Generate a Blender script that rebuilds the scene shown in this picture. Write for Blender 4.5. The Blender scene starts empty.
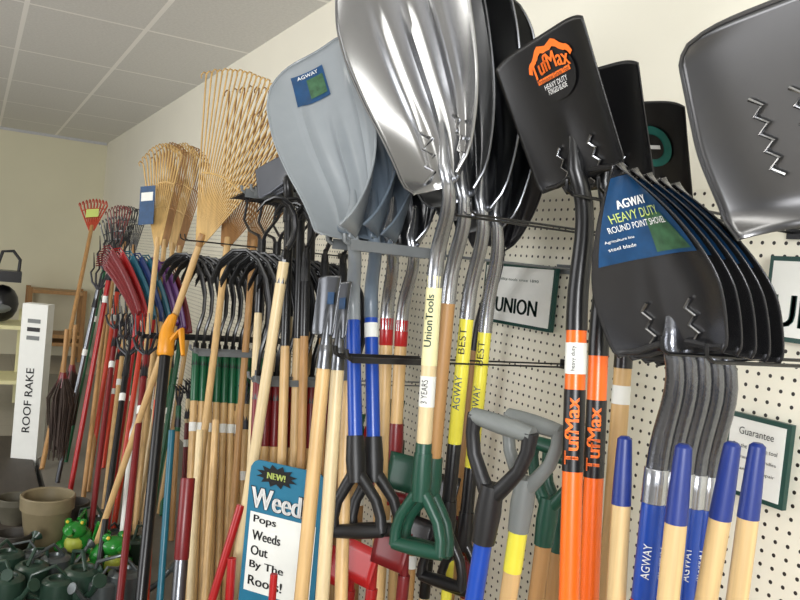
import bpy, math, random
from mathutils import Vector, Matrix
random.seed(7)
S=bpy.context.scene
col=S.collection
try:
    S.view_settings.view_transform='Standard'
except Exception: pass
rad=math.radians
Z=Vector((0,0,1))
# ------------------------------------------------------------------ camera
FPX=778.0
C=Vector((0,-1.35,1.5))
ya,pi_,ro=rad(28.8),rad(-2.3),rad(5.7)
F0=Vector((-math.cos(ya),math.sin(ya),0)); R0=F0.cross(Z)
Fv=F0*math.cos(pi_)+Z*math.sin(pi_); U0=R0.cross(Fv)
Rv=R0*math.cos(ro)+U0*math.sin(ro); Uv=-R0*math.sin(ro)+U0*math.cos(ro)
cd=bpy.data.cameras.new('camera'); cam=bpy.data.objects.new('camera',cd); col.objects.link(cam)
cd.sensor_width=36; cd.lens=FPX/800*36; cd.clip_start=.02
m=Matrix((Rv,Uv,-Fv)).transposed().to_4x4(); m.translation=C; cam.matrix_world=m
S.camera=cam
def ray(px,py): return Fv*FPX+Rv*(px-400)+Uv*(300-py)
def P(px,py,d=0.0):          # point on the plane standing d metres out from the tool wall
    r=ray(px,py); return C+r*((-d-C.y)/r.y)
def PZ(px,py,z):
    r=ray(px,py); return C+r*((z-C.z)/r.z)
def PXp(px,py,x):
    r=ray(px,py); return C+r*((x-C.x)/r.x)
CEIL=P(330,0,0).z
BACK=P(107,140,0).x
PEGTOP=P(740,188,0).z
DECK=.16
# ------------------------------------------------------------------ materials
def lin(c):
    o=[]
    for x in c:
        x/=255.0
        o.append(x/12.92 if x<=.04045 else ((x+.055)/1.055)**2.4)
    return (*o,1)
MC={}
def M(name,c,rough=.5,metal=0,var=.12,sc=(25,25,25),bump=0,spec=.5):
    if name in MC: return MC[name]
    mt=bpy.data.materials.new(name); mt.use_nodes=True
    nt=mt.node_tree; b=nt.nodes['Principled BSDF']
    b.inputs['Roughness'].default_value=rough; b.inputs['Metallic'].default_value=metal
    b.inputs['Specular IOR Level'].default_value=spec
    tc=nt.nodes.new('ShaderNodeTexCoord'); mp=nt.nodes.new('ShaderNodeMapping')
    mp.inputs['Scale'].default_value=sc
    no=nt.nodes.new('ShaderNodeTexNoise'); no.inputs['Scale'].default_value=1; no.inputs['Detail'].default_value=4
    nt.links.new(tc.outputs['Object'],mp.inputs[0]); nt.links.new(mp.outputs[0],no.inputs['Vector'])
    mx=nt.nodes.new('ShaderNodeMix'); mx.data_type='RGBA'
    L=lin(c)
    mx.inputs[6].default_value=tuple(min(1,x*(1-var*1.6)) for x in L[:3])+(1,)
    mx.inputs[7].default_value=tuple(min(1,x*(1+var)) for x in L[:3])+(1,)
    nt.links.new(no.outputs['Fac'],mx.inputs[0]); nt.links.new(mx.outputs[2],b.inputs['Base Color'])
    if bump:
        bp=nt.nodes.new('ShaderNodeBump'); bp.inputs['Strength'].default_value=bump; bp.inputs['Distance'].default_value=.002
        nt.links.new(no.outputs['Fac'],bp.inputs['Height']); nt.links.new(bp.outputs[0],b.inputs['Normal'])
    MC[name]=mt; return mt
wood=M('ash_wood',(206,170,116),.42,var=.24,sc=(70,70,3))
wood2=M('ash_wood_dark',(172,130,80),.5,var=.25,sc=(70,70,3))
woodp=M('ash_wood_pale',(220,198,154),.4,var=.2,sc=(70,70,3))
woodt=M('ash_wood_tan',(206,176,126),.4,var=.3,sc=(90,90,3))
bamboo=M('bamboo',(206,170,108),.55,var=.3,sc=(60,60,8))
bamboo2=M('bamboo_brown',(156,114,66),.6,var=.35,sc=(60,60,8))
darkwood=M('dark_platform_wood',(58,50,42),.6,var=.3,sc=(10,40,10))
steel=M('bright_steel',(166,167,169),.22,1,var=.08,sc=(8,8,3))
steel2=M('dull_steel',(110,112,116),.30,1,var=.15,sc=(8,8,3))
hammer=M('hammertone_paint',(112,114,120),.24,.9,var=.15,sc=(150,150,150),bump=.3)
tubeM=M('galvanised_tube',(176,178,182),.25,.9,var=.1)
graypl=M('grey_poly',(138,144,148),.26,var=.05)
graypl2=M('grey_poly_dark',(100,112,124),.35,var=.05)
black=M('black_paint',(16,16,18),.3,var=.15)
blackr=M('black_rubber',(22,22,24),.45,var=.15)
darksteel=M('dark_steel',(48,48,52),.35,.5,var=.15)
darkbl=M('charcoal_blade',(68,68,70),.24,.7,var=.12)
blue=M('blue_handle',(20,66,160),.3,var=.08)
blue2=M('navy_grip',(26,46,116),.4,var=.1)
orange=M('orange_handle',(236,104,26),.3,var=.06)
yellow=M('yellow_handle',(222,212,70),.3,var=.06)
green=M('green_plastic',(14,66,50),.4,var=.12)
green2=M('green_paint',(16,88,54),.35,var=.12)
red=M('red_paint',(164,22,24),.3,var=.12)
dred=M('dark_red_paint',(112,20,24),.35,var=.15)
rorange=M('red_orange_paint',(204,60,32),.35,var=.12)
teal=M('teal_paint',(16,92,112),.35,var=.1)
dkblue=M('dark_blue_paint',(28,52,110),.35,var=.1)
purple=M('purple_paint',(92,40,110),.4,var=.1)
greygrip=M('grey_grip',(112,116,114),.45,var=.08)
brk=M('grey_bracket',(112,116,118),.45,.3,var=.1)
white=M('white_paper',(225,226,220),.6,var=.03)
cream=M('cream_paper',(226,220,170),.6,var=.05)
lblblue=M('label_blue',(18,66,108),.4,var=.35,sc=(40,40,40))
lblgreen=M('label_green',(58,96,66),.45,var=.6,sc=(60,60,60))
lblblack=M('label_black',(14,14,16),.35,var=.05)
tYel=M('ink_yellow',(190,204,110),.5,var=.02)
tWh=M('ink_white',(236,236,234),.5,var=.02)
tOr=M('ink_orange',(246,116,28),.5,var=.02)
tGr=M('ink_green',(8,54,46),.5,var=.02)
tBk=M('ink_black',(22,22,24),.5,var=.02)
terra=M('glazed_clay',(130,118,90),.45,var=.25,sc=(12,12,12))
frog=M('frog_green',(40,130,48),.22,var=.2)
cangr=M('can_green',(40,62,50),.3,var=.2)
cangy=M('can_grey',(84,90,90),.3,.4,var=.2)
straw=M('dark_straw',(62,48,40),.8,var=.4,sc=(80,80,10))
# ------------------------------------------------------------------ mesh kit
class MB:
    def __init__(s): s.v=[]; s.f=[]
    def tube(s,pts,r,seg=8,cap=True,flat=1.0):
        n=len(pts); rr=r if isinstance(r,(list,tuple)) else [r]*n
        b=len(s.v); prev=None
        for i,p in enumerate(pts):
            t=(pts[min(i+1,n-1)]-pts[max(i-1,0)])
            t=t.normalized() if t.length>1e-9 else Z.copy()
            if prev is None:
                a=Vector((1,0,0)) if abs(t.x)<.8 else Vector((0,1,0))
                nn=(a-t*a.dot(t)).normalized()
            else:
                nn=prev-t*prev.dot(t); nn=nn.normalized() if nn.length>1e-6 else t.orthogonal().normalized()
            prev=nn; bb=t.cross(nn)
            for k in range(seg):
                an=2*math.pi*k/seg
                s.v.append(p+nn*(math.cos(an)*rr[i])+bb*(math.sin(an)*rr[i]*flat))
        for i in range(n-1):
            for k in range(seg):
                k2=(k+1)%seg
                s.f.append((b+i*seg+k,b+i*seg+k2,b+(i+1)*seg+k2,b+(i+1)*seg+k))
        if cap:
            s.f.append(tuple(b+k for k in range(seg))[::-1]); s.f.append(tuple(b+(n-1)*seg+k for k in range(seg)))
        return s
    def box(s,c,ax,ay,az):
        b=len(s.v)
        for i in(-1,1):
            for j in(-1,1):
                for k in(-1,1): s.v.append(c+ax*i+ay*j+az*k)
        for q in((0,1,3,2),(4,6,7,5),(0,4,5,1),(2,3,7,6),(0,2,6,4),(1,5,7,3)): s.f.append(tuple(b+x for x in q))
        return s
    def grid(s,nu,nv,fn):
        b=len(s.v)
        for j in range(nv+1):
            for i in range(nu+1): s.v.append(fn(i/nu,j/nv))
        for j in range(nv):
            for i in range(nu):
                a=b+j*(nu+1)+i; s.f.append((a,a+1,a+nu+2,a+nu+1))
        return s
    def lathe(s,c,prof,seg=24,ax=None):
        b=len(s.v); n=len(prof)
        for (r,z) in prof:
            for k in range(seg):
                an=2*math.pi*k/seg; s.v.append(c+Vector((r*math.cos(an),r*math.sin(an),z)))
        for i in range(n-1):
            for k in range(seg):
                k2=(k+1)%seg; s.f.append((b+i*seg+k,b+i*seg+k2,b+(i+1)*seg+k2,b+(i+1)*seg+k))
        return s
    def ball(s,c,rx,ry,rz,seg=14):
        b=len(s.v); n=9
        for i in range(n):
            t=math.pi*i/(n-1)
            for k in range(seg):
                an=2*math.pi*k/seg
                s.v.append(c+Vector((rx*max(.01,math.sin(t))*math.cos(an),ry*max(.01,math.sin(t))*math.sin(an),-rz*math.cos(t))))
        for i in range(n-1):
            for k in range(seg):
                k2=(k+1)%seg; s.f.append((b+i*seg+k,b+i*seg+k2,b+(i+1)*seg+k2,b+(i+1)*seg+k))
        return s
    def build(s,name,mat,parent,smooth=True,solid=0,label=None):
        O=parent.location if parent else Vector()
        me=bpy.data.meshes.new(name); me.from_pydata([tuple(v-O) for v in s.v],[],s.f); me.update()
        if smooth:
            for p in me.polygons: p.use_smooth=True
            try: me.set_sharp_from_angle(angle=rad(42))
            except Exception: pass
        me.materials.append(mat)
        o=bpy.data.objects.new(name,me); col.objects.link(o)
        if parent: o.parent=parent
        if solid:
            md=o.modifiers.new('thickness','SOLIDIFY'); md.thickness=solid; md.offset=0
        if label: o['label']=label
        return o
def Root(name,label,cat,group,O):
    r=bpy.data.objects.new(name,None); r.location=O; r.empty_display_size=.05; col.objects.link(r)
    r['label']=label; r['category']=cat
    if group: r['group']=group
    return r
def clone(root,delta,label=None):
    def cp(o,par):
        n=o.copy(); n.parent=par; col.objects.link(n)
        for ch in list(o.children): cp(ch,n)
        return n
    n=cp(root,None); n.location=root.location+Vector(delta)
    if label: n['label']=label
    return n
def struct(name,mb,mat,label=None):
    o=mb.build(name,mat,None,smooth=False); o['kind']='structure'; return o
TXT={}
def textmesh(s):
    if s in TXT: return TXT[s]
    cu=bpy.data.curves.new('t','FONT'); cu.body=s; cu.resolution_u=3; cu.size=1
    o=bpy.data.objects.new('t',cu); col.objects.link(o)
    bpy.context.view_layer.update()
    me=bpy.data.meshes.new_from_object(o.evaluated_get(bpy.context.evaluated_depsgraph_get()))
    vs=[v.co.copy() for v in me.vertices]; fs=[tuple(p.vertices) for p in me.polygons]
    bpy.data.objects.remove(o); bpy.data.meshes.remove(me)
    x0=min(v.x for v in vs);x1=max(v.x for v in vs);y0=min(v.y for v in vs);y1=max(v.y for v in vs)
    vs=[(v.x-(x0+x1)/2,v.y-(y0+y1)/2) for v in vs]
    TXT[s]=(vs,fs,x1-x0,y1-y0); return TXT[s]
def text(parent,s,fn,w,h,mat,bold=0,arch=0):
    vs,fs,tw,th=textmesh(s); mb=MB()
    kx=w/tw; ky=h/th
    for dx in ([0] if not bold else [-bold,0,bold]):
        b=len(mb.v)
        for i,(x,y) in enumerate(vs):
            X=x*kx+dx; mb.v.append(fn(X,y*ky+arch*(1-(X/(w/2))**2)))
        mb.f+=[tuple(b+i for i in f) for f in fs]
    return mb.build('lettering',mat,parent,smooth=False)
def ext(a,b,z):
    t=(a.z-z)/(a.z-b.z); return a+(b-a)*t
# ---- frames
def frame(A,yaw):
    y=rad(yaw); W=Vector((math.cos(y),math.sin(y),0)); W=(W-A*W.dot(A)).normalized()
    return W,W.cross(A)
sm=lambda t:(lambda x:x*x*(3-2*x))(max(0,min(1,t)))
HW={}
def blade(root,b,t,yaw,w,kind,mat,dep=.03,name='blade',label=None,thick=.002):
    A=(t-b); L=A.length; A.normalize(); W,N=frame(A,yaw)
    def hw(v):
        v=max(0,min(1,v))
        if kind=='scoop':
            k=.44+.56*math.sin(min(1,v/.74)*math.pi/2)
            if v<.07: k*=.72+.28*math.sin(v/.07*math.pi/2)
            if v>.82: k*=1-.12*((v-.82)/.18)**2
        elif kind=='poly':
            k=.26+.74*math.sin(min(1,v/.74)*math.pi/2)**.95
            if v<.06: k*=.6+.4*math.sin(v/.06*math.pi/2)
            if v>.86: k*=1-.16*((v-.86)/.14)**2
        elif kind=='round':
            if v<.32: k=.88+.12*math.sin(v/.32*math.pi/2)
            else:
                q=(v-.32)/.68; k=max(.025,(1-q**1.6))**.95
            if v<.04: k*=.92+.08*(v/.04)
        elif kind=='square':
            k=.93+.07*v
            if v<.06: k*=.93+.07*(v/.06)
        elif kind=='bigsquare':
            k=.88+.12*sm(v/.5)
            if v<.12: k*=.84+.16*math.sin(v/.12*math.pi/2)
            if v>.9: k*=1-.1*((v-.9)/.1)**2
        else: k=.5+.5*v
        return w/2*k
    def hh(u,v):
        a=abs(u)
        if kind in('scoop','poly'):
            h=dep*(a**2.2)*(1-.5*v)+dep*.9*max(0,1-v/.36)**2
            if kind=='poly': h+=.026*math.exp(-(u/.11)**2)*(1-sm((v-.45)/.35))+.008*math.exp(-((a-.5)/.06)**2)*(1-sm((v-.7)/.2))*sm(v/.1)
            else: h+=.012*math.exp(-(u/.08)**2)*(1-sm((v-.55)/.35))+.009*math.exp(-((a-.42)/.07)**2)*(1-sm((v-.6)/.3))*sm(v/.1)
        elif kind=='round':
            h=dep*(u*u)*(1-.5*v)+dep*.6*v*v+ .012*math.exp(-(u/(.30*(1-.8*v)+.03))**2)*(1-sm(v/.75))
        elif kind in('square','bigsquare'):
            h=dep*(a**4)*(1-.5*v)+.010*math.exp(-(u/.2)**2)*(1-sm(v/.6))+(dep*.6*max(0,1-v/.15)**2 if kind=='bigsquare' else 0)
        else:
            h=.006*math.cos(u*9*math.pi)+dep*v*v
        return h
    def surf(x,z,off=0):
        v=z/L; u=max(-1,min(1,x/hw(v)))
        return b+W*x+A*z+N*(hh(u,v)+off)
    def g(i,j):
        u=i*2-1; v=j; z=L*v
        if kind in('scoop','poly'): z-=L*.11*abs(u)**3.5*sm((v-.5)*2)
        if kind in('square','bigsquare'): z-=L*.05*abs(u)**6*sm((v-.6)*2.5)
        return b+W*(u*hw(v))+A*z+N*hh(u,v)
    MB().grid(40,30,g).build(name,mat,root,solid=thick,label=label)
    if kind in('scoop','poly','bigsquare'):
        pts=[g(0,j/24) for j in range(25)]+[g(i/16,1) for i in range(1,16)]+[g(1,1-j/24) for j in range(25)]
        MB().tube(pts,.0028,6).build('rolled_rim',mat,root)
    HW[root.name]=hw
    return surf,A,W,N,L
def tag(root,p0,p1,s0,r,mt=None,ln=.035):
    htext(root,p0,p1,s0,r,'',ln,.01,tWh,mt or white,ln)
def seghandle(root,p0,p1,segs,r=.016,name='handle'):
    L=(p1-p0).length; D=(p1-p0)/L; s=0
    for i,(ln,mt,nm) in enumerate(segs):
        e=L if ln is None else min(L,s+ln)
        a=p0+D*s; b=p0+D*e
        rr=r*(1.06 if nm!='handle' else 1)
        MB().tube([a,a+(b-a)*.02,a+(b-a)*.5,b-(b-a)*.02,b],[rr*.96,rr,rr,rr,rr*.94],16).build(nm,mt,root)
        s=e
        if s>=L-1e-6: break
def dgrip(root,p,D,yaw,mt,mt2=None,s=1.0,style='D'):
    W,_=frame(D,yaw)
    g=MB()
    g.tube([p-D*.07*s,p-D*.02*s,p+D*.025*s],[.0185*s,.021*s,.018*s],12)
    for k in(-1,1):
        g.tube([p+D*.0*s,p+D*.03*s+W*k*.022*s,p+D*.062*s+W*k*.043*s,p+D*.095*s+W*k*.052*s,p+D*.125*s+W*k*.052*s],[.014*s,.0125*s,.0115*s,.0115*s,.013*s],10)
    g.build('grip_frame',mt,root)
    c=p+D*.122*s
    MB().tube([c-W*.056*s,c-W*.03*s,c,c+W*.03*s,c+W*.056*s],[.0125*s,.0145*s,.0155*s,.0145*s,.0125*s],12).build('crossbar',mt2 or mt,root)
def shovel(name,label,group,kind,w,dep,yaw,tip,base,mid,end,mb_,ms,segs,grip=None,gyaw=None,r=.0165,zb=None,cat='shovel',zig=None,gs=1.0,gm2=None,zs=.0026):
    t,b,mi,e=[P(*q) for q in(tip,base,mid,end)]
    if zb is not None: e=ext(mi,e,zb)
    root=Root(name,label,cat,group,e)
    surf,A,W,N,L=blade(root,b,t,yaw,w,kind,mb_,dep)
    up=(mi-e).normalized()
    q=.26 if kind in('scoop','poly') else (.20 if kind=='round' else .34)
    p0=surf(0,q*.25*L,.008); ln=(mi-p0).length
    c1=p0-A*ln*.38; c2=mi+up*ln*.42
    bz=[]
    for k in range(9):
        s_=k/8; bz.append(p0*(1-s_)**3+c1*3*s_*(1-s_)**2+c2*3*s_*s_*(1-s_)+mi*s_**3)
    k_=.9 if kind=='round' else 1
    MB().tube([surf(0,q*L,-.010),surf(0,q*.66*L,-.003)]+bz+[mi-up*.03],[.008,.0105]+[(.0135+.004*k/8)*k_ for k in range(9)]+[.0176*k_],14).build('socket',ms,root)
    if zig:
        for k in(-1,1):
            xo=.12 if kind=='scoop' else .17
            am=.009 if kind=='scoop' else .006
            pts=[surf(k*(w*xo)+(am if j%2 else -am)*1.0,L*(.04+(.034 if kind=='scoop' else .045)*j),.004) for j in range(zig)]
            MB().tube(pts,zs,6).build('zigzag_glint_rib',steel,root)  # bright steel zigzag imitates white reflections along the stamped steps
    if kind in('round','square') :
        for k in(-1,1):
            MB().tube([surf(k*.02,.012,.004),surf(k*w*.3,.004,.002),surf(k*w*.40,.006,.0)],[.005,.005,.004],8).build('foot_step',mb_,root)
    if segs: seghandle(root,mi,e,segs,r)
    if grip:
        dgrip(root,e,(e-mi).normalized(),gyaw if gyaw is not None else yaw,grip,gm2,gs)
    return root,surf,L,mi,e
def patch(root,surf,x0,z0,w,h,mat,off=.0025,n=8,name='paper_label',rnd=False,label=None):
    def g(i,j):
        a=(i-.5);b=(j-.5)
        if rnd:
            q=max(abs(a),abs(b))*2; l=math.hypot(a,b)
            if l>1e-6: a,b=a/l*q*.5,b/l*q*.5
        return surf(x0+a*w,z0+b*h,off)
    return MB().grid(n,n,g).build(name,mat,root,label=label)
CD=Vector((.62,-.78,0)).normalized()
def htext(root,a,b,s0,r,string,ln,ht,mt,bg=None,bgl=None,down=False,bold=0):
    ax=(a-b).normalized(); n1=(CD-ax*CD.dot(ax)).normalized(); n2=ax.cross(n1)
    c=a-ax*s0
    def fn(x,y,off=.0032):
        th=-y/r
        if down: x=-x; th=-th
        return c+ax*x+(n1*math.cos(th)+n2*math.sin(th))*(r+off)
    if bg:
        w2=bgl or ln*1.15
        MB().grid(3,12,lambda i,j:fn((i-.5)*w2,(j-.5)*r*4.2,.0008)).build('paper_label',bg,root)
    if string: text(root,string,lambda x,y:fn(x,y),ln,ht,mt,bold=bold)
# ------------------------------------------------------------------ structure
def gridmat(name,base,linec,sx,sy,lw,ox=0,oy=0,rough=.8):
    mt=bpy.data.materials.new(name); mt.use_nodes=True; nt=mt.node_tree; b=nt.nodes['Principled BSDF']; b.inputs['Roughness'].default_value=rough
    tc=nt.nodes.new('ShaderNodeTexCoord'); sp=nt.nodes.new('ShaderNodeSeparateXYZ'); nt.links.new(tc.outputs['Object'],sp.inputs[0])
    def mth(op,a,bb=None):
        n=nt.nodes.new('ShaderNodeMath'); n.operation=op
        for i,x in enumerate((a,bb)):
            if x is None: continue
            if isinstance(x,(int,float)): n.inputs[i].default_value=x
            else: nt.links.new(x,n.inputs[i])
        return n.outputs[0]
    def edge(o,s,off):
        f=mth('FRACT',mth('DIVIDE',mth('ADD',o,off),s)); d=mth('ABSOLUTE',mth('SUBTRACT',f,.5)); return mth('GREATER_THAN',d,.5-lw/s/2)
    e=mth('MAXIMUM',edge(sp.outputs[0],sx,ox),edge(sp.outputs[1],sy,oy))
    no=nt.nodes.new('ShaderNodeTexNoise'); no.inputs['Scale'].default_value=60; no.inputs['Detail'].default_value=6; no.inputs['Roughness'].default_value=.7
    nt.links.new(tc.outputs['Object'],no.inputs['Vector'])
    m1=nt.nodes.new('ShaderNodeMix'); m1.data_type='RGBA'; L=lin(base)
    m1.inputs[6].default_value=tuple(x*.78 for x in L[:3])+(1,); m1.inputs[7].default_value=tuple(min(1,x*1.18) for x in L[:3])+(1,)
    nt.links.new(no.outputs['Fac'],m1.inputs[0])
    m2=nt.nodes.new('ShaderNodeMix'); m2.data_type='RGBA'; m2.inputs[7].default_value=lin(linec)
    nt.links.new(e,m2.inputs[0]); nt.links.new(m1.outputs[2],m2.inputs[6]); nt.links.new(m2.outputs[2],b.inputs['Base Color'])
    return mt
X,Y=Vector((1,0,0)),Vector((0,1,0))
ceilM=gridmat('ceiling_tile',(222,221,218),(250,248,244),1.22,.61,.026,ox=.3-BACK,oy=-.02)
struct('ceiling',MB().box(Vector(((BACK+3)/2,-3,CEIL+.03)),X*((3-BACK)/2),Y*3.1,Z*.03),ceilM)
paint=M('cream_wall_paint',(240,236,220),.75,var=.03,sc=(2,2,2),bump=.05)
paint2=M('back_wall_paint',(214,209,182),.8,var=.04,sc=(2,2,2))
struct('wall_right',MB().box(Vector(((BACK+3)/2,.06,CEIL/2)),X*((3-BACK)/2),Y*.05,Z*(CEIL/2)),paint)
struct('wall_back',MB().box(Vector((BACK-.05,-3,CEIL/2)),X*.05,Y*3.1,Z*(CEIL/2)),paint2)
floorM=gridmat('vinyl_floor',(160,154,142),(120,114,106),.3,.3,.004,rough=.4)
struct('floor',MB().box(Vector(((BACK+3)/2,-3,-.03)),X*((3-BACK)/2),Y*3.1,Z*.03),floorM)
struct('trim_1',MB().box(Vector((BACK+.01,-3,CEIL-.015)),X*.01,Y*3.0,Z*.015),M('trim_grey',(190,190,192),.6))
# pegboard
pm=bpy.data.materials.new('pegboard'); pm.use_nodes=True; nt=pm.node_tree; bs=nt.nodes['Principled BSDF']; bs.inputs['Roughness'].default_value=.45
tc=nt.nodes.new('ShaderNodeTexCoord'); sp=nt.nodes.new('ShaderNodeSeparateXYZ'); nt.links.new(tc.outputs['Object'],sp.inputs[0])
def mth(op,a,bb=None):
    n=nt.nodes.new('ShaderNodeMath'); n.operation=op
    for i,x in enumerate((a,bb)):
        if x is None: continue
        if isinstance(x,(int,float)): n.inputs[i].default_value=x
        else: nt.links.new(x,n.inputs[i])
    return n.outputs[0]
fx=mth('SUBTRACT',mth('FRACT',mth('DIVIDE',sp.outputs[0],.0254)),.5); fz=mth('SUBTRACT',mth('FRACT',mth('DIVIDE',sp.outputs[2],.0254)),.5)
dd=mth('SQRT',mth('ADD',mth('MULTIPLY',fx,fx),mth('MULTIPLY',fz,fz)))
hole=mth('LESS_THAN',dd,.15)
mx=nt.nodes.new('ShaderNodeMix'); mx.data_type='RGBA'; mx.inputs[6].default_value=lin((234,230,212)); mx.inputs[7].default_value=lin((40,35,30))
nt.links.new(hole,mx.inputs[0]); nt.links.new(mx.outputs[2],bs.inputs['Base Color'])
xx=1.6
while xx>-8:
    a=xx-1.219; 
    r=Root('pegboard_panel','cream perforated pegboard panel fixed to the shop wall','pegboard','pegboard panels on the tool wall',Vector((a,0,DECK)))
    MB().box(Vector(((a+xx)/2,-.004,(PEGTOP+DECK)/2)),X*(.6085),Y*.0035,Z*((PEGTOP-DECK)/2)).build('board',pm,r,smooth=False)
    xx=a
# low deck
dk=Root('display_deck','long low grey metal display deck below the tools','shelf',None,Vector((-3.5,-.48,0)))
MB().box(Vector((-3.5,-.47,DECK-.02)),X*4.6,Y*.47,Z*.02).build('deck_top',M('deck_grey',(110,106,98),.5),dk,smooth=False)
MB().box(Vector((-3.5,-.925,(DECK-.045)/2)),X*4.6,Y*.01,Z*((DECK-.045)/2)).build('kick_plate',M('deck_dark',(60,58,56),.5),dk,smooth=False)
dk=Root('display_platform','low wooden platform carrying pots and watering cans','platform',None,Vector((-3.6,-1.5,0)))
MB().box(Vector((-3.7,-1.42,DECK-.02)),X*1.9,Y*.45,Z*.02).build('platform_top',darkwood,dk,smooth=False)
for sx in(-1,1):
    for sy in(-1,1): MB().box(Vector((-3.7+sx*1.8,-1.42+sy*.38,(DECK-.042)/2)),X*.03,Y*.03,Z*((DECK-.042)/2)).build('leg',bamboo2,dk,smooth=False)
# ------------------------------------------------------------------ brackets
def bracket(px,py,d,gap=.035,label='grey steel two-prong tool hanger on the pegboard',mt=None,t=.006,thin=False,flat=None):
    e=P(px,py,d); mt=mt or brk
    r=Root('tool_hanger',label,'hanger','tool hangers on the pegboard',Vector((e.x,-.01,e.z)))
    for k in(-1,1):
        x=e.x+k*gap
        if thin: MB().tube([Vector((x,-.012,e.z)),Vector((x,-d,e.z))],.0026,8).build('prong',mt,r)
        else:
            fl=flat or d-.012
            g=MB().box(Vector((x,-(d-fl/2),e.z)),X*.0018,Y*(fl/2),Z*t*1.6)
            g.build('prong',mt,r,smooth=False)
            if flat: MB().tube([Vector((x,-.012,e.z)),Vector((x,-(d-fl)-.01,e.z))],.0022,8).build('prong_rod',mt if mt is brk else black,r)
        MB().tube([Vector((x,-d,e.z)),Vector((x,-d-.012,e.z+.006)),Vector((x,-d-.015,e.z+.022))],.0026 if thin else .005,6).build('end_hook',mt,r)
    MB().box(Vector((e.x,-.0125,e.z)),X*(gap+.01),Y*.002,Z*.012).build('back_plate',mt,r,smooth=False)
    return r
DK='black wire two-prong tool hanger on the pegboard'
# ------------------------------------------------------------------ A round point shovels
G='round point shovels hung on one hanger'
r0,sf,L,mi,e=shovel('round_point_shovel','charcoal round point shovel with blue label and grey socket',G,'round',.206,.034,8,(632,160,.59),(682,348,.50),(657,468,.48),(643,600,.48),darkbl,hammer,[(.05,tubeM,'ferrule'),(.26,blue,'handle'),(None,blue,'handle')],zb=DECK,zig=6)
hw0=HW[r0.name]
MB().grid(14,22,lambda i,j:sf((i-.5)*2*.88*hw0(.50+.44*j),L*(.50+.44*j),.003)).build('paper_label',lblblue,r0)
MB().grid(10,10,lambda i,j:sf((.12+.70*i*(1-.3*j))*hw0(.52+.20*j),L*(.52+.20*j),.0042)).build('label_picture',lblgreen,r0)
text(r0,'AGWAY',lambda x,y:sf(x-.002,y+.80*L,.0055),.046,.012,tWh,bold=.0005)
text(r0,'HEAVY DUTY',lambda x,y:sf(x-.002,y+.735*L,.0055),.076,.013,tYel)
text(r0,'ROUND POINT SHOVEL',lambda x,y:sf(x-.002,y+.68*L,.0055),.092,.009,tWh)
text(r0,'Agriculture line',lambda x,y:sf(x-.038,y+.62*L,.0055),.042,.005,tWh)
text(r0,'steel blade',lambda x,y:sf(x-.038,y+.58*L,.0055),.040,.005,tWh)
htext(r0,mi,e,.13,.0165,'AGWAY',.05,.010,tWh)
tag(r0,mi,e,.20,.0165,rorange,.02)
for i in range(1,5): clone(r0,(.002*i,.025*i,-.003*i),'charcoal round point shovel stacked behind others, blue label edge showing')
bracket(690,358,.56,label=DK,mt=black,thin=True)
# ------------------------------------------------------------------ blue grip handles
G='wooden tool handles with blue grips'
for (tx,ty,d,bx,by) in((625,436,.50,616,600),(684,444,.56,668,600),(733,442,.50,706,600),(758,443,.44,737,600)):
    a=P(tx,ty,d); b=ext(a,P(bx,by,d),DECK+.0)
    b=a+(b-a)*((a.z-DECK-.12)/(a.z-DECK))
    r=Root('garden_hoe','tan ash handled hoe with navy blue end grip, handle end up','hoe',G,b)
    D=(b-a).normalized()
    MB().tube([a,a+D*.004,a+D*.02,a+D*.07,a+D*.10],[.006,.0105,.0115,.0135,.0142],14).build('end_grip',blue2,r)
    MB().tube([a+D*.10,a+(b-a)*.5,b],[.0138,.0148,.0148],14).build('handle',woodt,r)
    W,N=frame(-D,20)
    MB().tube([b,b+D*.05,b+D*.09+N*.03],[.018,.012,.007],10).build('neck',darksteel,r)
    c=b+D*.09+N*.06; MB().box(c,W*.08,D*.03+N*.03,(D*.03-N*.03).normalized()*.002).build('hoe_blade',darksteel,r,smooth=False)
# ------------------------------------------------------------------ C black/orange shovels
G='black shovels with orange handles'
r1,sf,L,mi,e=shovel('square_point_shovel','black square point shovel with orange handle and round sticker',G,'square',.225,.018,2,(537,37,.60),(588,178,.50),(577,312,.49),(569,600,.49),black,black,[(None,orange,'handle')],zb=DECK,zig=6)
MB().grid(16,4,lambda i,j:sf(.012+math.cos(rad(20+140*i))*(.050+.008*j)*-1,.735*L+math.sin(rad(20+140*i))*(.036+.012*j+.004*math.sin(i*22)),.0035)).build('flame_outline',tOr,r1)
patch(r1,sf,.012,.72*L,.100,.33*L,lblblack,.0045,10,rnd=True)
patch(r1,sf,.012,.72*L,.08,.032*L,tOr,.0055,6,name='paper_label')
text(r1,'TufMax',lambda x,y:sf(x+.012,y+.785*L,.0065),.09,.026,tOr,bold=.0008,arch=.008)
text(r1,'Professional Grade Tool',lambda x,y:sf(x+.012,y+.72*L,.007),.075,.007,tBk)
text(r1,'HEAVY DUTY',lambda x,y:sf(x+.012,y+.67*L,.0065),.055,.008,tWh)
text(r1,'FORGED BLADE',lambda x,y:sf(x+.012,y+.63*L,.0065),.045,.008,tWh)
htext(r1,mi,e,.19,.0165,'TufMax',.105,.020,tOr,lblblack,.13,bold=.0008)
htext(r1,mi,e,.075,.0165,'heavy duty',.04,.008,tBk,white,.05)
r2,sf,L,mi,e=shovel('square_point_shovel','black square point shovel with orange handle stacked second',G,'square',.225,.018,2,(588,70,.50),(614,188,.42),(599,338,.41),(589,600,.41),black,black,[(None,orange,'handle')],zb=DECK,zig=6)
htext(r2,mi,e,.17,.0165,'TufMax',.105,.020,tOr,lblblack,.13,bold=.0008)
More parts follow.
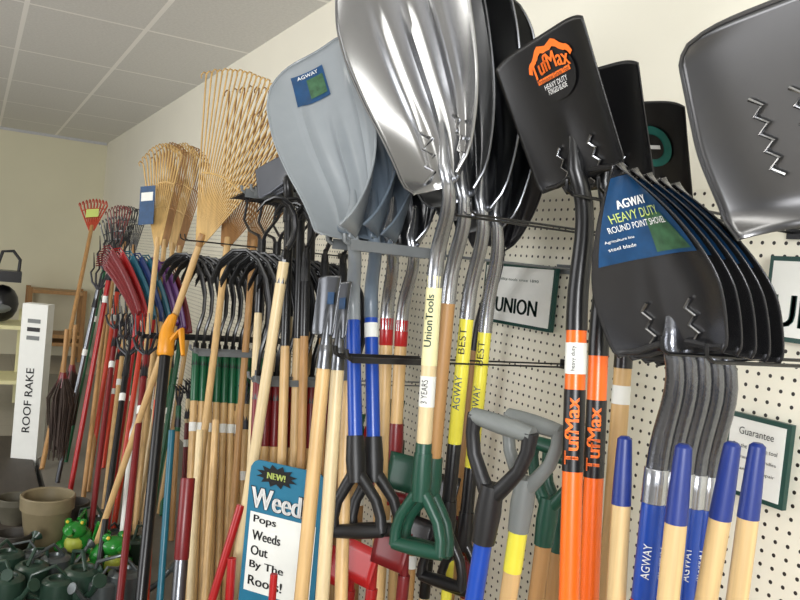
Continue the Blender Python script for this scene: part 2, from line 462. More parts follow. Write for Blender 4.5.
r3,sf,L,mi,e=shovel('square_point_shovel','black shovel with ash handle and teal round sticker',G,'square',.23,.018,2,(632,102,.36),(650,196,.27),(624,352,.27),(606,600,.27),black,black,[(None,wood,'handle')],zb=DECK,zig=5)
tg_=M('sticker_green_blue',(24,110,100),.4,var=.3)
patch(r3,sf,.03,.55*L,.085,.42*L,tg_,.004,10,rnd=True); patch(r3,sf,.03,.55*L,.052,.26*L,lblblack,.0055,10,rnd=True)
patch(r3,sf,.03,.55*L,.04,.04*L,tWh,.007,4,name='sticker_stripe')
tag(r3,mi,e,.08,.0165)
bracket(588,194,.55,label=DK,mt=black,thin=True)
# ------------------------------------------------------------------ D metal scoops
G='metal grain scoops hung on one hanger'
r4,sf,L,mi,e=shovel('grain_scoop','large bright aluminium grain scoop with ash handle and green grip',G,'scoop',.33,.055,24,(384,-62,.64),(465,186,.50),(435,274,.49),(421,488,.49),steel,tubeM,[(.36,woodp,'handle'),(None,green,'grip_sleeve')],grip=green,gyaw=30,zig=7,gs=1.05,zs=.0034)
htext(r4,mi,e,.10,.0165,'UnionTools',.11,.014,tGr,cream,.19,bold=.0004); htext(r4,mi,e,.25,.0165,'3 YEARS',.05,.012,tBk,white,.065)
r5,sf,L,mi,e=shovel('grain_scoop','aluminium grain scoop with ash handle stacked second',G,'scoop',.335,.055,24,(404,-45,.57),(480,200,.43),(449,290,.43),(431,490,.43),steel2,tubeM,[(.38,wood2,'handle'),(None,green,'grip_sleeve')],grip=green,gyaw=30,gs=1.05)
r6,sf,L,mi,e=shovel('grain_scoop','dull steel scoop with yellow fibreglass handle and black grip',G,'scoop',.36,.06,22,(438,-20,.50),(498,211,.35),(468,306,.35),(446,530,.35),steel2,tubeM,[(.32,yellow,'handle'),(None,black,'handle')],grip=black,gyaw=30)
htext(r6,mi,e,.08,.0165,'BEST',.06,.014,tBk,None); htext(r6,mi,e,.20,.0165,'AGWAY',.08,.015,lblblue,None)
r7,sf,L,mi,e=shovel('grain_scoop','darker steel scoop with yellow fibreglass handle beside the pegboard',G,'scoop',.36,.06,18,(466,5,.42),(512,222,.26),(486,320,.26),(464,540,.26),steel2,tubeM,[(.36,yellow,'handle'),(None,black,'handle')],grip=black,gyaw=30)
htext(r7,mi,e,.08,.0165,'BEST',.06,.014,tBk,None); htext(r7,mi,e,.20,.0165,'AGWAY',.08,.015,lblblue,None)
r8,sf,L,mi,e=shovel('grain_scoop','dark steel scoop hanging against the pegboard',G,'scoop',.36,.05,8,(505,80,.20),(514,243,.09),(478,340,.09),(453,560,.09),darksteel,darksteel,[(None,wood2,'handle')],zb=DECK)
bracket(466,215,.50,label=DK,mt=black,thin=True)
# ------------------------------------------------------------------ E grey poly scoops
G='grey plastic scoops hung on one hanger'
r9,sf,L,mi,e=shovel('snow_scoop','light grey plastic scoop with blue label and blue handle',G,'poly',.285,.10,34,(316,52,.65),(374,248,.56),(353,308,.56),(356,470,.56),graypl,graypl,[(None,blue,'handle')],grip=blackr,gyaw=40,zig=None,gs=1.1)
patch(r9,sf,-.035,.84*L,.085,.16*L,lblblue,.004,8); patch(r9,sf,-.02,.83*L,.045,.10*L,lblgreen,.0055,6)
text(r9,'AGWAY',lambda x,y:sf(x-.035,y+.90*L,.007),.055,.010,tWh)
r10,sf,L,mi,e=shovel('snow_scoop','grey plastic scoop with blue handle stacked second',G,'poly',.290,.10,34,(340,58,.57),(394,248,.49),(371,306,.50),(374,470,.50),graypl2,graypl2,[(None,blue,'handle')],grip=blackr,gyaw=40,gs=1.1)
tag(r10,mi,e,.06,.0165)
r11,sf,L,mi,e=shovel('snow_scoop','blue-grey plastic scoop with red collar and ash handle',G,'poly',.32,.09,28,(362,66,.50),(412,250,.42),(387,318,.42),(377,600,.42),graypl2,tubeM,[(.07,red,'ferrule'),(None,wood,'handle')],zb=DECK)
r12,sf,L,mi,e=shovel('snow_scoop','steel scoop with red collar and ash handle beside the pegboard',G,'scoop',.34,.06,22,(388,85,.44),(428,248,.35),(402,320,.35),(395,450,.35),steel2,tubeM,[(.07,red,'ferrule'),(None,wood,'handle')],grip=dred,gyaw=30)
bracket(341,244,.66,gap=.045,t=.007,flat=.24)
# ------------------------------------------------------------------ right top scoop
smk=M('smoked_steel',(112,112,113),.28,.9,var=.12,sc=(6,6,4))
r13,sf,L,mi,e=shovel('grain_scoop','wide grey steel scoop hung above a framed sign',None,'bigsquare',.33,.03,8,(808,-12,.56),(858,216,.46),(854,312,.45),(832,600,.45),smk,hammer,[(None,wood,'handle')],zb=DECK)
for x0 in(-.085,-.035):
    MB().tube([sf(x0+(.007 if j%2 else -.007)+.001*j,L*(.62-.042*j),.005) for j in range(10)],.0028,6).build('zigzag_glint_rib',steel,r13)  # pale zigzags stand for reflections on the scoop's stamped folds
bracket(854,232,.52,label=DK,mt=black,thin=True)
# ------------------------------------------------------------------ signs
def sign(pxl,py0,py1,wd,lines,frame_m,face_m,label,d=.03,mtxt=tGr):
    a=P(pxl,py0,d); z1=P(pxl,py1,d).z; h=a.z-z1; c=Vector((a.x+wd/2,-d,(a.z+z1)/2))
    r=Root('wall_sign',label,'sign','framed signs on the pegboard',Vector((c.x,-.02,z1)))
    MB().box(c,X*wd/2,Y*.006,Z*h/2).build('sign_frame',frame_m,r,smooth=False)
    MB().box(c-Y*.0065,X*(wd/2-.009),Y*.0015,Z*(h/2-.009)).build('sign_face',face_m,r,smooth=False)
    for (s,x,y,w,hh,mm) in lines:
        text(r,s,lambda u,v:c-Y*.009+X*(u+(x-.5)*wd)+Z*(v+(y-.5)*h),w,hh,mm,bold=.0022 if hh>.02 else 0)
    return r
fr=M('sign_green_frame',(16,62,54),.4)
w1=P(560,292,.03).x-P(488,292,.03).x
sign(488,262,321,w1,[('UNION',.52,.32,w1*.58,.042,tGr),('quality tools since 1890',.5,.74,w1*.6,.010,tGr)],fr,white,'white framed sign with dark green UNION lettering')
sign(773,256,340,.34,[('UNION',.42,.36,.25,.060,tGr),('quality tools since 1890',.5,.76,.2,.010,tGr)],fr,white,'white sign with dark green frame beside the wide scoop')
w3=P(797,455,.03).x-P(731,455,.03).x
sign(731,410,492,w3,[('Guarantee',.5,.80,w3*.55,.014,tBk),('For the life of the tool',.5,.62,w3*.7,.008,tBk),('warranty on handles',.5,.48,w3*.7,.008,tBk),('use and free repair',.5,.34,w3*.7,.008,tBk)],fr,white,'small framed notice with fine print near shovel handles')
# ------------------------------------------------------------------ heads for long tools
def fan(root,b,A,W,N,L,wd,n,mt,rr=.0028,curl=.05,br=(.34,.62),jit=.006):
    g=MB()
    for i in range(n):
        u=-1+2*i/(n-1); j=random.uniform(-jit,jit)
        e_=b+A*L*(1-.13*u*u+j)+W*u*wd/2; s_=b+W*u*.016-A*.04
        md=s_+(e_-s_)*.5+N*.004
        g.tube([s_,md,e_,e_+A*curl*.55+N*curl*.25,e_+A*curl*.6+N*curl*.8,e_+A*curl*.15+N*curl*1.05,e_-A*curl*.2+N*curl*.8],[rr*.8,rr,rr,rr*.9,rr*.8,rr*.8,rr*.6],5)
    g.build('tines',mt,root)
    for f in br:
        hw_=.016+(wd*.47)*f
        MB().tube([b+A*L*f*(1-.1*(q*q))+W*q*hw_+N*.004 for q in(-1,-.5,0,.5,1)],[.004]*5,6).build('cross_brace',mt,root)
def bow(root,b,A,W,N,mt,w=.36,h=.17):
    g=MB(); c=b+A*h
    g.box(c,W*w/2,A*.007,N*.004)
    n=14
    for i in range(n):
        p=c+W*(-w/2+w*i/(n-1)); g.tube([p,p+N*.03,p+N*.065-A*.006],[.004,.0035,.0015],5)
    g.build('rake_bar',mt,root,smooth=False)
    g=MB()
    for k in(-1,1): g.tube([b-A*.02,b+A*.02+W*k*.03,b+A*.05+W*k*.11,b+A*.10+W*k*.165,c+W*k*w*.47],[.007,.006,.005,.005,.005],6)
    g.build('bow',mt,root)
def cultiv(root,b,A,W,N,mt,n=4,w=.15,h=.26,reach=.16,rr=1.0):
    g=MB(); g.tube([b-A*.06,b+A*.03],[.016,.011],8)
    for i in range(n):
        u=-1+2*i/(n-1) if n>1 else 0
        pts=[b,b+A*.04+W*u*w*.3]
        for q in range(9):
            th=rad(-40+q*24)   # sweep over the top
            pts.append(b+A*(h*.52+h*.48*math.sin(th)) + W*u*w*.5 + N*(reach*.42-reach*.58*math.cos(th)))
        g.tube(pts,[.006*rr]+[.0056*rr]*7+[.005*rr,.004*rr,.002*rr],7)
    g.build('tines',mt,root)
def fork(root,b,A,W,N,mt,n=5,w=.2,h=.32):
    g=MB(); g.tube([b-A*.1,b+A*.02],[.016,.010],8)
    for i in range(n):
        u=-1+2*i/(n-1)
        g.tube([b,b+A*.04+W*u*w*.35,b+A*.09+W*u*w*.5,b+A*h*.6+W*u*w*.5-N*.03,b+A*h+W*u*w*.48+N*.02],[.007,.006,.0055,.005,.002],7)
    g.build('tines',mt,root)
def hoe(root,b,A,W,N,mt,w=.15,h=.10):
    MB().tube([b-A*.04,b+A*.06,b+A*.10+N*.02,b+A*.11+N*.05],[.013,.008,.007,.006],8).build('neck',mt,root)
    c=b+A*.11+N*.05
    MB().grid(6,4,lambda i,j:c+W*((i-.5)*w*(1-.1*j))-A*(h*(j-.15))+N*(.02*j)).build('hoe_blade',mt,root,solid=.0025)
def spadehead(root,b,A,W,N,mt,w=.085,h=.13,yaw=10,kind='square'):
    sf,*_=blade(root,b+A*.02,b+A*(h+.02),yaw,w,kind,mt,.014)
    MB().tube([b-A*.05,b,b+A*.05],[.0175,.014,.008],10).build('neck',mt,root)
    patch(root,sf,.005,h*.62,w*.3,h*.2,lblblue,.003,4)
def longtool(name,label,cat,group,head,top,bot,yaw,segs,mt,r=.014,zb=DECK,tipdir=None,tg=None,**k):
    a=P(*top); b=P(*bot)
    if zb is not None: b=ext(a,b,zb)
    root=Root(name,label,cat,group,b); A=(a-b).normalized()
    seghandle(root,a,b,segs,r)
    if tg: tag(root,a,b,tg,r)
    if tipdir is not None: A=(P(*tipdir)-a).normalized()
    W,N=frame(A,yaw)
    if head: head(root,a,A,W,N,mt=mt,**k)
    return root,a,b
# bamboo rakes
G='bamboo leaf rakes'
rb,a,b=longtool('bamboo_rake','large bamboo leaf rake leaning outward with pale handle','rake',G,fan,(203,234,.60),(122,470,.78),40,[(.05,wood2,'ferrule'),(None,wood,'handle')],bamboo,r=.013,tipdir=(268,68,.48),L=.61,wd=.46,n=24,rr=.0034,curl=.03,br=(.38,))
longtool('bamboo_rake','bamboo leaf rake stacked behind another','rake',G,fan,(228,238,.50),(200,470,.62),40,[(None,wood,'handle')],bamboo2,r=.013,tipdir=(290,78,.38),L=.57,wd=.44,n=16,rr=.0034,curl=.03,br=(.38,))
longtool('bamboo_rake','bamboo leaf rake close to the wall','rake',G,fan,(254,240,.40),(236,470,.45),40,[(None,wood2,'handle')],bamboo2,r=.013,tipdir=(306,96,.30),L=.50,wd=.36,n=14,rr=.0030,curl=.03,br=(.38,))
for i,(bx,by,tx,ty,d) in enumerate(((158,238,164,134,.62),(165,240,174,138,.52),(173,243,186,146,.42),(180,246,196,156,.32))):
    rt,a,b=longtool('bamboo_rake','small bamboo rake in the far cluster','rake','far cluster of bamboo rakes',fan,(bx,by,d),(bx-22,450,d+.1),35,[(None,wood,'handle')],(bamboo,bamboo2)[i%2],r=.012,tipdir=(tx,ty,d-.03),L=.46+.03*i,wd=.22,n=13,rr=.0038,curl=.035)
    if i==0:
        A=(P(tx,ty,d)-a).normalized(); W,N=frame(A,35)
        MB().box(a+A*.15+N*.03-W*.05,W*.045,A*.09,N*.001).build('card_label',lblblue,rt,smooth=False)
        MB().box(a+A*.19+N*.032-W*.05,W*.035,A*.02,N*.001).build('card_label',white,rt,smooth=False)
bracket(186,240,.66,mt=black,label=DK,thin=True)
rt,a,b=longtool('shrub_rake','orange-red shrub rake with yellow card and wooden handle','rake','far shrub rakes',fan,(92,226,.62),(56,400,.86),60,[(None,wood2,'handle')],M('rust_orange',(176,66,40),.5),r=.014,tipdir=(95,198,.60),L=.19,wd=.19,n=9,rr=.006,curl=.04,br=(.4,.8))
A=(P(95,198,.6)-a).normalized(); W,N=frame(A,60)
MB().box(a+A*.10+N*.02,W*.045,A*.035,N*.001).build('card_label',tYel,rt,smooth=False)
for (bx,by,tx,ty,d,mt) in((117,243,120,205,.6,dred),(125,242,128,203,.5,black),(134,245,138,203,.4,black),(113,250,114,215,.66,steel2)):
    longtool('shrub_rake','narrow shrub rake standing in the far cluster','rake','far shrub rakes',fan,(bx,by,d),(bx-24,450,d+.12),50,[(None,wood2,'handle')],mt,r=.012,tipdir=(tx,ty,d-.02),L=.24,wd=.15,n=9,rr=.004,curl=.03)
FY=[10]
def fanplate(root,b,A,W,N,mt,L=.4,w=.18):
    sf,*_=blade(root,b,b+A*L,FY[0],w,'fan',mt,.05,name='rake_head',thick=.004)
    g=MB()
    for i in range(9):
        x=(i/8-.5)*w*.96; p=sf(x,L*.98,0)
        g.tube([p,p+A*.03+N*.01,p+A*.03+N*.04],[.004,.004,.003],5)
    g.build('tines',mt,root)
for i,(bx,by,tx,ty,d,mt,hm) in enumerate(((138,316,121,264,.68,dred,red),(145,318,129,262,.63,red,rorange),(153,320,137,260,.58,teal,red),(161,322,145,259,.54,dkblue,wood),(168,324,153,258,.50,teal,woodp),(175,326,161,258,.46,purple,wood),(182,330,169,258,.42,purple,green2),(188,334,177,262,.36,dred,wood))):
    longtool('leaf_rake','painted plastic leaf rake with fan head','rake','painted leaf rakes in a row',fanplate,(bx,by,d),(bx-30,520,d+.10),0,[(.1,hm,'ferrule'),(None,hm,'handle')],mt,r=.012,tipdir=(tx,ty,d+.07),L=.31)
bracket(140,335,.7,mt=darksteel)
for i,(tx,ty,d,bx,by,mt) in enumerate(((112,262,.72,74,470,red),(120,275,.62,86,500,rorange),(104,270,.66,70,440,green2),(98,290,.74,62,460,steel2),(132,350,.5,110,560,wood),(150,350,.48,128,560,woodp),(160,352,.42,142,560,red),(172,352,.36,158,580,green2),(116,330,.7,92,520,dred),(124,340,.6,100,540,wood),(140,352,.62,120,560,white),(108,310,.6,80,520,woodp),(128,356,.72,100,560,black),(146,356,.70,122,580,dred),(120,345,.52,96,520,rorange),(136,346,.45,118,520,green2))):
    longtool('garden_fork','long handled garden fork in the far cluster','fork','far cluster of forks',fork,(tx,ty,d),(bx,by,d+.12),60,[(None,mt,'handle')],darksteel,r=.013,h=.20,w=.12,tg=.2+.05*(i%4))
# cultivators row with green ferrules
r,a,b=longtool('cultivator','black curved tine cultivator with green collar','cultivator','cultivators with green collars',cultiv,(196,350,.56),(187,560,.58),-13,[(.20,green2,'ferrule'),(None,wood,'handle')],black,r=.0140,h=.38,w=.10,reach=.17,n=4,rr=1.1,tg=.30)
for i in range(1,13): clone(r,(0,.030*i,-.002*i))
r,a,b=longtool('cultivator','black curved tine cultivator with dark red collar','cultivator','cultivators with dark red collars',cultiv,(258,380,.56),(248,600,.58),-18,[(.20,dred,'ferrule'),(None,wood,'handle')],black,r=.0140,h=.40,w=.10,reach=.17,n=4,rr=1.1,tg=.28)
for i in range(1,12): clone(r,(0,.030*i,-.002*i))
bracket(196,352,.62,flat=.3); bracket(256,381,.60,flat=.28)
# bow rakes, upper middle
r,a,b=longtool('bow_rake','dark steel bow rake with black handle hanging high','rake','bow rakes hung high',bow,(262,240,.5),(244,600,.52),5,[(.25,black,'ferrule'),(None,woodp,'handle')],darksteel,r=.0135,zb=DECK,w=.3)
for i in range(1,4): clone(r,(0,.055*i,-.003*i))
r,a,b=longtool('pitch_fork','black four tine cultivator with long wooden handle','fork','pitch forks hung high',cultiv,(284,262,.6),(232,600,.66),-16,[(None,woodp,'handle')],black,r=.0150,zb=DECK,h=.17,w=.10,reach=.10,n=4)
r,a,b=longtool('pitch_fork','black curved tine fork with black handle','fork','pitch forks hung high',cultiv,(306,262,.5),(298,600,.52),-20,[(.22,black,'ferrule'),(None,wood2,'handle')],black,r=.0125,zb=DECK,h=.18,w=.08,n=3,reach=.10)
for i in range(1,3): clone(r,(0,.06*i,-.003*i))
bracket(250,192,.58,gap=.05,t=.009,flat=.28)
# grey flat blades
sl=M('slate_blade',(84,87,94),.4,.4)
for (tx,ty,bx,by,d,w_) in((290,151,292,184,.54,.30),(302,151,304,184,.46,.30),(314,152,315,184,.38,.30)):
    shovel('edging_spade','dark grey flat spade blade with black handle','flat spades hung high','square',w_,.006,22,(tx,ty,d),(bx,by,d),(bx-3,by+28,d),(bx-14,600,d),sl,black,[(.4,black,'handle'),(None,wood,'handle')],zb=DECK,r=.0135)
# small edgers front
G='long handled edgers with bright blades'
for (tx,ty,d,bx,by) in((326,345,.68,301,600),(339,348,.62,322,600),(348,360,.56,341,600)):
    longtool('garden_edger','small bright steel edger with thick ash handle','edger',G,spadehead,(tx,ty,d),(bx,by,d+.02),25,[(.04,steel2,'ferrule'),(None,wood if tx!=339 else woodp,'handle')],steel2,r=.0150)
bracket(346,358,.64,mt=black,gap=.03,t=.004,flat=.2,label=DK)
# ------------------------------------------------------------------ upright D grips, lower centre
G='short spades standing with grips up'
def upgrip(px,py,d,bx,by,mt,gm,gm2,label,s=1.0,yaw=25,lbl=None,r=.0165):
    a=P(px,py,d); b=P(bx,by,d); b=ext(a,b,DECK+.26)
    root=Root('garden_spade',label,'spade',G,b)
    MB().tube([a,a+(b-a)*.5,b],r,12).build('handle',mt,root)
    D=(a-b).normalized(); dgrip(root,a,D,yaw,gm,gm2,s)
    MB().tube([b+D*.08,b,b-Z*.10],[.0185,.017,.008],10).build('socket',darksteel,root)
    t=b+Vector((0,0,-.24)); blade(root,b,t,180+yaw,.17,'square',darksteel,.012)
    if lbl: htext(root,a,b,lbl[1],r,lbl[0],lbl[2],.02,lbl[3],lbl[4],lbl[5])
upgrip(490,500,.53,474,600,blue,blackr,greygrip,'blue handled spade with black grip standing up',1.12,20)
upgrip(524,492,.45,508,600,wood,greygrip,greygrip,'ash handled spade with grey grip standing up',1.05,15,lbl=('',.10,.08,tBk,yellow,.10))
upgrip(548,510,.34,536,600,wood2,green,green,'ash handled spade with green grip standing up',1.0,15)
upgrip(562,518,.26,552,600,wood2,green,green,'ash handled spade with green grip near the wall',1.0,15)
# plain handles lower centre
G='assorted long handled hoes'
for q,(tx,ty,d,bx,by,mt,fm) in enumerate(((350,590,.42,344,640,red,red),(372,588,.44,366,640,red,red),(404,575,.40,398,640,wood,dred),(416,500,.30,408,600,wood2,green),(318,480,.3,306,600,wood,green2),(296,470,.36,290,600,wood2,green2),(452,520,.24,446,600,yellow,black),(400,440,.2,392,600,wood,green),(340,440,.3,334,600,wood2,dred),(388,470,.25,380,600,wood,red),(428,560,.26,420,640,woodp,black),(362,450,.2,354,600,wood2,green2),(468,560,.15,462,640,wood,dred))):
    longtool('warren_hoe','long handled hoe standing against the pegboard','hoe',G,hoe,(tx,ty,d),(bx,by,d),20,[(.1,fm,'ferrule'),(None,mt,'handle')],fm,r=.014,w=.11,h=.09,tg=.16 if q%2 else None)
# dense row of further handles between the racks
cols=[wood,woodp,green2,wood2,dred,wood,black,woodp,red,wood2,wood,rorange,woodp,green2,wood,dred]
for q in range(16):
    tx=150+9.6*q; d=.50-.012*q if q%2 else .36
    longtool('garden_cultivator','slim long handled cultivator in a crowded row','cultivator','crowded row of slim handles',fork,(tx,380+2.2*q+(q*37%23),d),(tx-12+.3*q,600,d+.02),20,[(.12,cols[(q*5+3)%16],'ferrule'),(None,cols[q],'handle')],darksteel,r=.0125,h=.10,w=.06,n=3,tg=.22+.03*(q%4) if q%3 else None)
# left lower odds
def pole(name,label,cat,a,b,segs,r=.014,zb=DECK,G=None,head=None,hm=None,**k):
    return longtool(name,label,cat,G,head,a,b,30,segs,hm,r=r,zb=zb,**k)
amb=M('amber_grip',(226,150,30),.4)
rt,a,b=pole('pole_pruner','thick black pole with chunky yellow-orange fitting','pruner',(166,346,.70),(142,590,.78),[(None,black,'handle')],r=.020)
D=(a-b).normalized(); W,N=frame(D,30)
MB().tube([a-D*.04,a-D*.03,a+D*.04,a+D*.07,a+D*.11+W*.02,a+D*.12+W*.03],[.025,.032,.030,.024,.018,.010],12).build('fitting',amb,rt)
MB().tube([a+D*.02+W*.02,a+D*.05+W*.07,a-D*.05+W*.09],[.014,.014,.008],8).build('lever',amb,rt)
pole('weeder','weeder with dark red foam grip','weeder',(188,478,.78),(178,600,.80),[(.22,dred,'end_grip'),(None,steel2,'handle')],r=.019,G='weeders with red grips')
pole('weeder','thin weeder with red tip','weeder',(232,558,.7),(228,620,.70),[(.12,red,'end_grip'),(None,wood,'handle')],r=.011,G='weeders with red grips')
pole('weeder','thin weeder with red tip beside a sign','weeder',(274,574,.72),(270,630,.72),[(.12,red,'end_grip'),(None,wood,'handle')],r=.008,G='weeders with red grips')
pole('weeder','red handled weeder leaning','weeder',(241,505,.66),(212,600,.72),[(.3,red,'end_grip'),(None,wood,'handle')],r=.011,G='weeders with red grips')
for (tx,ty,d,bx,by,mt) in((157,400,.7,146,600,rorange),(172,430,.7,160,600,teal),(200,430,.66,190,600,woodp),(216,420,.62,205,600,wood)):
    pole('lawn_edger','long handled lawn edger standing handle up','edger',(tx,ty,d),(bx,by,d+.03),[(None,mt,'handle')],r=.012,G='edgers in the row')
# ------------------------------------------------------------------ cardboard weed sign
a=P(252,458,.66); yw=rad(38); Wd=Vector((math.cos(yw),math.sin(yw),0)); Nn=Vector((math.sin(yw),-math.cos(yw),0))
sw=.23; tz=a.z; sh=tz-DECK-.003
c0=a+Wd*(sw/2)-Z*(sh/2)
r=Root('cardboard_sign','blue and white cardboard weed tool sign standing among handles','sign',None,c0-Z*sh/2)
g=MB()
def rr(i,j):
    x=(i-.5)*sw; z=(j-.5)*sh
    ed=max(0,abs(x)-(sw/2-.03)); ez=max(0,z-(sh/2-.03))
    if ed>0 and ez>0:
        l=math.hypot(ed,ez)
        if l>.03: z=sh/2-.03+ez*.03/l; x=math.copysign(sw/2-.03+ed*.03/l,x)
    return c0+Wd*x+Z*z
g.grid(24,40,rr); g.build('sign_board',M('card_blue',(30,108,138),.45,var=.08),r,smooth=False,solid=.005)
f=lambda u,v,o=.006:c0+Wd*u+Z*(sh/2+v)+Nn*o
MB().grid(1,1,lambda i,j:f((i-.5)*sw*.88,-.140-.215*j,.0045)).build('white_panel',white,r,smooth=False)
text(r,'Weed!!',lambda x,y:f(x-.008,y-.100,.0055),.188,.060,tBk,bold=.0045)
text(r,'Weed!!',lambda x,y:f(x-.008,y-.100,.0068),.184,.056,tWh,bold=.0022)
for k,s in enumerate(('Pops','Weeds','Out','By The','Roots!')):
    wv=.0175*len(s)
    text(r,s,lambda x,y:f(x-.088+wv/2,y-.160-.041*k),wv,.026,tBk,bold=.001)
st=MB(); n=24; cc=(-.03,-.034)
st.v=[f(cc[0],cc[1],.0055)]+[f(cc[0]+(.065 if q%2 else .045)*math.cos(2*math.pi*q/n),cc[1]+(.031 if q%2 else .020)*math.sin(2*math.pi*q/n),.0055) for q in range(n)]
st.f=[(0,1+q,1+(q+1)%n) for q in range(n)]; st.build('starburst',lblblack,r,smooth=False)
text(r,'NEW!',lambda x,y:f(x+cc[0],y+cc[1],.007),.055,.017,tYel,bold=.001)
# ------------------------------------------------------------------ roof rake box
bl=PZ(12,482,0.0); br_=PZ(37,484,0.0); hgt=1.08
dx=(br_-bl); dx.z=0; bw=dx.length; dxn=dx.normalized(); dn=dxn.cross(Z)
cb=(bl+br_)/2+Z*(hgt/2)
r=Root('roof_rake_box','tall narrow white cardboard box standing upright','box',None,(bl+br_)/2)
MB().box(cb,dxn*bw/2,dn*.05,Z*hgt/2).build('carton',white,r,smooth=False)
text(r,'ROOF RAKE',lambda x,y:cb+dn*.052+Z*(x-.03)-dxn*(y+bw*.0),.38,.045,tBk,bold=.0008)
for k in range(3):
    MB().box(cb+dn*.051+Z*(.44-.05*k),dxn*bw*.25,dn*.001,Z*.012).build('printed_band',tBk if k==1 else greygrip,r,smooth=False)
# ------------------------------------------------------------------ dark straw brooms
for (tx,ty,bx,by,d,q) in((63,376,56,458,.9,.75),(72,368,67,425,.82,.6)):
    a=P(tx,ty,d); b=P(bx,by,d); A=(b-a).normalized(); W,N=frame(A,50)
    r=Root('straw_broom','dark straw broom hanging head down','broom','dark straw brooms',b)
    g=MB()
    L=(b-a).length
    for i in range(90):
        th=random.uniform(0,6.28); rr_=random.uniform(.2,1)*.09*q
        o=(W*math.cos(th)+N*math.sin(th)); f_=random.uniform(.45,1.05)
        g.tube([a+o*.012,a+A*L*.45*f_+o*rr_*1.1,a+A*L*f_+o*rr_*.9],[.004,.005,.003],4)
    g.build('bristles',straw,r)
    MB().tube([a-A*.02,a+A*.06],[.016,.03],10).build('binding',dred,r)
    MB().tube([a+A*.01,a-A*.25],[.012,.012],10).build('handle',wood2,r)
# ------------------------------------------------------------------ back wall rack + bag
a=PXp(28,288,BACK+.02); b=PXp(76,340,BACK+.02)
r=Root('wooden_rack','low brown wooden slatted rack by the back wall','rack',None,Vector((BACK+.3,(a.y+b.y)/2,0)))
yc=(a.y+b.y)/2; hy=abs(a.y-b.y)/2
for zz in(a.z,b.z,b.z-.4,.3): MB().box(Vector((BACK+.3,yc,zz)),X*.22,Y*hy,Z*.02).build('shelf_board',wood2,r,smooth=False)
for k in(-1,1):
    for q in(-1,1): MB().box(Vector((BACK+.3+q*.2,yc+k*hy,a.z/2+.02)),X*.025,Y*.025,Z*(a.z/2+.02)).build('post',bamboo2,r,smooth=False)
xb=BACK+3.2
a=PXp(0,322,xb)
r=Root('metal_shelf','white metal shelf unit holding dark goods','shelf',None,Vector((xb,a.y-.25,0)))
for zz in(a.z,a.z-.45,a.z-.9,): MB().box(Vector((xb,a.y-.17,zz-.015)),X*.25,Y*.34,Z*.015).build('shelf_board',cream,r,smooth=False)
for q in(-1,1):
    for k in(-1,1): MB().box(Vector((xb+q*.23,a.y-.17+k*.33,(a.z+.1)/2)),X*.012,Y*.012,Z*((a.z+.1)/2)).build('post',cream,r,smooth=False)
r=Root('black_helmet','glossy black rounded helmet on a metal shelf','helmet',None,Vector((xb,a.y+.0,a.z)))
MB().ball(Vector((xb,a.y-.0,a.z+.16)),.15,.13,.155,20).build('shell',black,r)
MB().ball(Vector((xb+.08,a.y-.02,a.z+.13)),.10,.10,.05,16).build('visor',greygrip,r)
r=Root('black_carry_case','black carry case with looped handle on a shelf','case',None,Vector((xb,a.y-.05,a.z+.33)))
cc=Vector((xb,a.y+.03,a.z+.33))
MB().box(cc+Z*.06,X*.12,Y*.10,Z*.045).build('case_body',black,r,smooth=False)
MB().tube([cc+Y*.08+Z*.1,cc+Y*.085+Z*.2,cc+Y*.03+Z*.27,cc-Y*.05+Z*.26,cc-Y*.09+Z*.1],.014,10).build('carry_handle',blackr,r)
# ------------------------------------------------------------------ pots, watering cans
def pot(p,R,h,mt,label):
    r=Root('flower_pot',label,'flower pot','flower pots on the platform',p)
    MB().lathe(p,[(0.001,.004),(R*.68,0),(R*.72,.01),(R*.92,h*.72),(R*.94,h*.74),(R,h*.75),(R*1.02,h*.98),(R*.98,h),(R*.90,h*.98),(R*.86,h*.7),(R*.62,.02),(.001,.02)],28).build('pot_body',mt,r)
pot(PZ(44,548,DECK),.108,.235,terra,'tall olive brown clay flower pot with thick rim')
pot(PZ(14,522,DECK),.08,.12,M('clay_grey',(84,80,66),.6,var=.25),'grey brown clay flower pot beside a larger pot')
pot(PZ(72,524,DECK),.07,.11,M('dark_clay',(60,56,50),.6,var=.25),'small dark clay flower pot')
pot(PZ(12,556,DECK),.07,.10,MC['dark_clay'],'small dark clay flower pot')
def can(p,mt,ang,label,s=1.0):
    r=Root('watering_can',label,'watering can','watering cans on the platform',p)
    d=Vector((math.cos(ang),math.sin(ang),0))
    R=.075*s; h=.13*s
    MB().lathe(p,[(0.001,0),(R,0),(R*1.04,.01),(R*.92,h*.9),(R*.7,h),(R*.55,h),(R*.5,h*.9),(.001,h*.85)],20).build('can_body',mt,r)
    MB().tube([p+d*R*.8+Z*h*.25,p+d*R*1.6+Z*h*.6,p+d*R*2.2+Z*h*1.05],[.016*s,.011*s,.010*s],10).build('spout',mt,r)
    e=p+d*R*2.2+Z*h*1.05; q=(d+Z*.5).normalized()
    MB().tube([e,e+q*.025*s,e+q*.028*s],[.010*s,.028*s,.026*s],14).build('rose',mt,r)
    MB().tube([p-d*R*.9+Z*h*.3,p-d*R*1.7+Z*h*.6,p-d*R*1.5+Z*h*1.2,p-d*R*.2+Z*h*1.45,p+d*R*.5+Z*h*1.0],.008*s,8).build('carry_handle',mt,r)
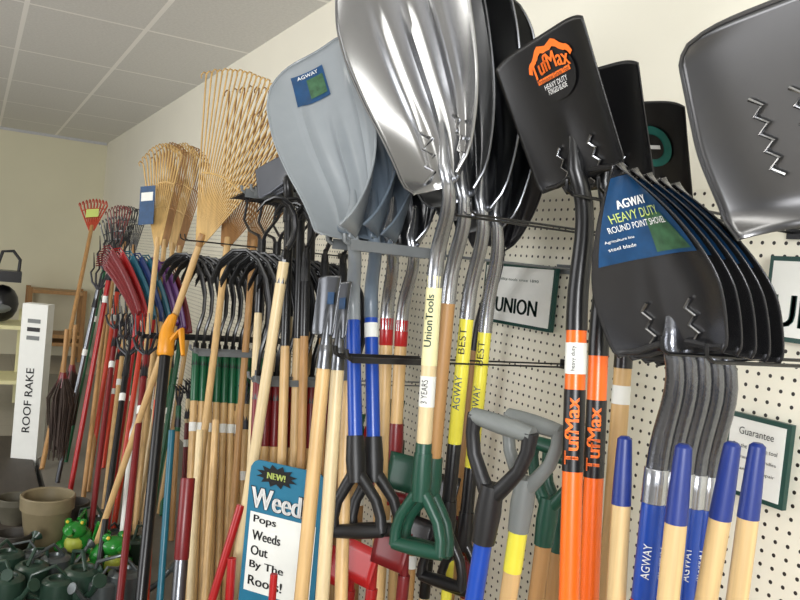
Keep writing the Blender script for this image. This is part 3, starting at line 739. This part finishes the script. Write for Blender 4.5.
def frogcan(p,ang,label,s=1.0):
    r=Root('frog_watering_can',label,'watering can','green frog watering cans',p)
    d=Vector((math.cos(ang),math.sin(ang),0)); t=d.cross(Z)
    g=MB(); g.ball(p+Z*.065*s,.075*s,.07*s,.065*s,18); g.ball(p+d*.05*s+Z*.125*s,.052*s,.055*s,.04*s,18)
    for k in(-1,1):
        g.ball(p+d*.045*s+t*k*.032*s+Z*.160*s,.018*s,.018*s,.018*s,12)
        g.ball(p+t*k*.07*s+d*.01*s+Z*.03*s,.045*s,.035*s,.03*s,12)
        g.ball(p+t*k*.05*s+d*.09*s+Z*.012*s,.032*s,.022*s,.012*s,12)
    g.build('frog_body',frog,r)
    for k in(-1,1): MB().ball(p+d*.060*s+t*k*.033*s+Z*.164*s,.008*s,.008*s,.008*s,10).build('eye',M('eye_yellow',(216,190,60),.3),r)
    MB().ball(p+d*.045*s+Z*.06*s,.045*s,.045*s,.045*s,14).build('belly',M('frog_belly',(190,200,80),.4),r)
    MB().tube([p+d*.09*s+Z*.12*s,p+d*.15*s+Z*.15*s,p+d*.155*s+Z*.15*s],[.014*s,.018*s,.010*s],10).build('spout',frog,r)
    MB().tube([p-d*.06*s+Z*.06*s,p-d*.13*s+Z*.1*s,p-d*.10*s+Z*.17*s,p-d*.0*s+Z*.16*s],.009*s,8).build('carry_handle',frog,r)
frogcan(PZ(76,552,DECK),-.4,'green frog shaped watering can beside clay pots',.9)
frogcan(PZ(106,572,DECK),.3,'green frog shaped watering can with yellow eyes',1.0)
for (x,y,m_,an,s) in((96,540,cangr,.8,.8),(54,582,cangy,2.0,.8),(80,600,cangr,.2,.95),(124,602,cangy,1.2,.95),(6,580,cangr,2.4,.85),(5,606,cangr,.5,.85),(134,562,cangr,-.5,.8),(56,606,cangr,1.6,.8),(114,550,cangy,2.2,.65),(102,606,cangy,-1.0,.75),(30,592,cangr,-.6,.85),(30,574,cangy,1.0,.7)):
    can(PZ(x,y,DECK),m_,an,'small metal watering can with long spout',s)
# ------------------------------------------------------------------ lights
def area(name,loc,tgt,sx,sy,en,c=(1,1,1)):
    l=bpy.data.lights.new(name,'AREA'); l.shape='RECTANGLE'; l.size=sx; l.size_y=sy; l.energy=en; l.color=c
    o=bpy.data.objects.new(name,l); col.objects.link(o); o.location=loc
    o.rotation_euler=(Vector(tgt)-Vector(loc)).to_track_quat('-Z','Y').to_euler()
area('window_daylight',(2.6,-2.9,1.9),(-.8,0,1.65),1.3,1.1,190,(.98,.99,1))
area('side_fill_light',(-3.5,-5.6,1.2),(-4.5,0,2.4),4.0,1.6,115,(.99,.99,1))  # added fill from an unseen source, brightens ceiling and wall
area('ceiling_lamp',(-.6,-1.6,CEIL-.05),(-.6,-1.3,0),1.2,.4,10,(1,.98,.92))
area('ceiling_lamp_far',(-4.5,-2.6,CEIL-.05),(-4.3,-2.0,0),1.2,.5,20,(1,.97,.9))
w=bpy.data.worlds.new('world'); S.world=w; w.use_nodes=True; nt=w.node_tree
bg=nt.nodes['Background']; tc=nt.nodes.new('ShaderNodeTexCoord'); sp=nt.nodes.new('ShaderNodeSeparateXYZ'); nt.links.new(tc.outputs['Generated'],sp.inputs[0])
rp=nt.nodes.new('ShaderNodeValToRGB'); rp.color_ramp.elements[0].position=.0; rp.color_ramp.elements[0].color=(.17,.175,.19,1); rp.color_ramp.elements[1].position=.9; rp.color_ramp.elements[1].color=(1,1,1,1)
nt.links.new(sp.outputs[0],rp.inputs[0]); nt.links.new(rp.outputs[0],bg.inputs[0]); bg.inputs[1].default_value=.8
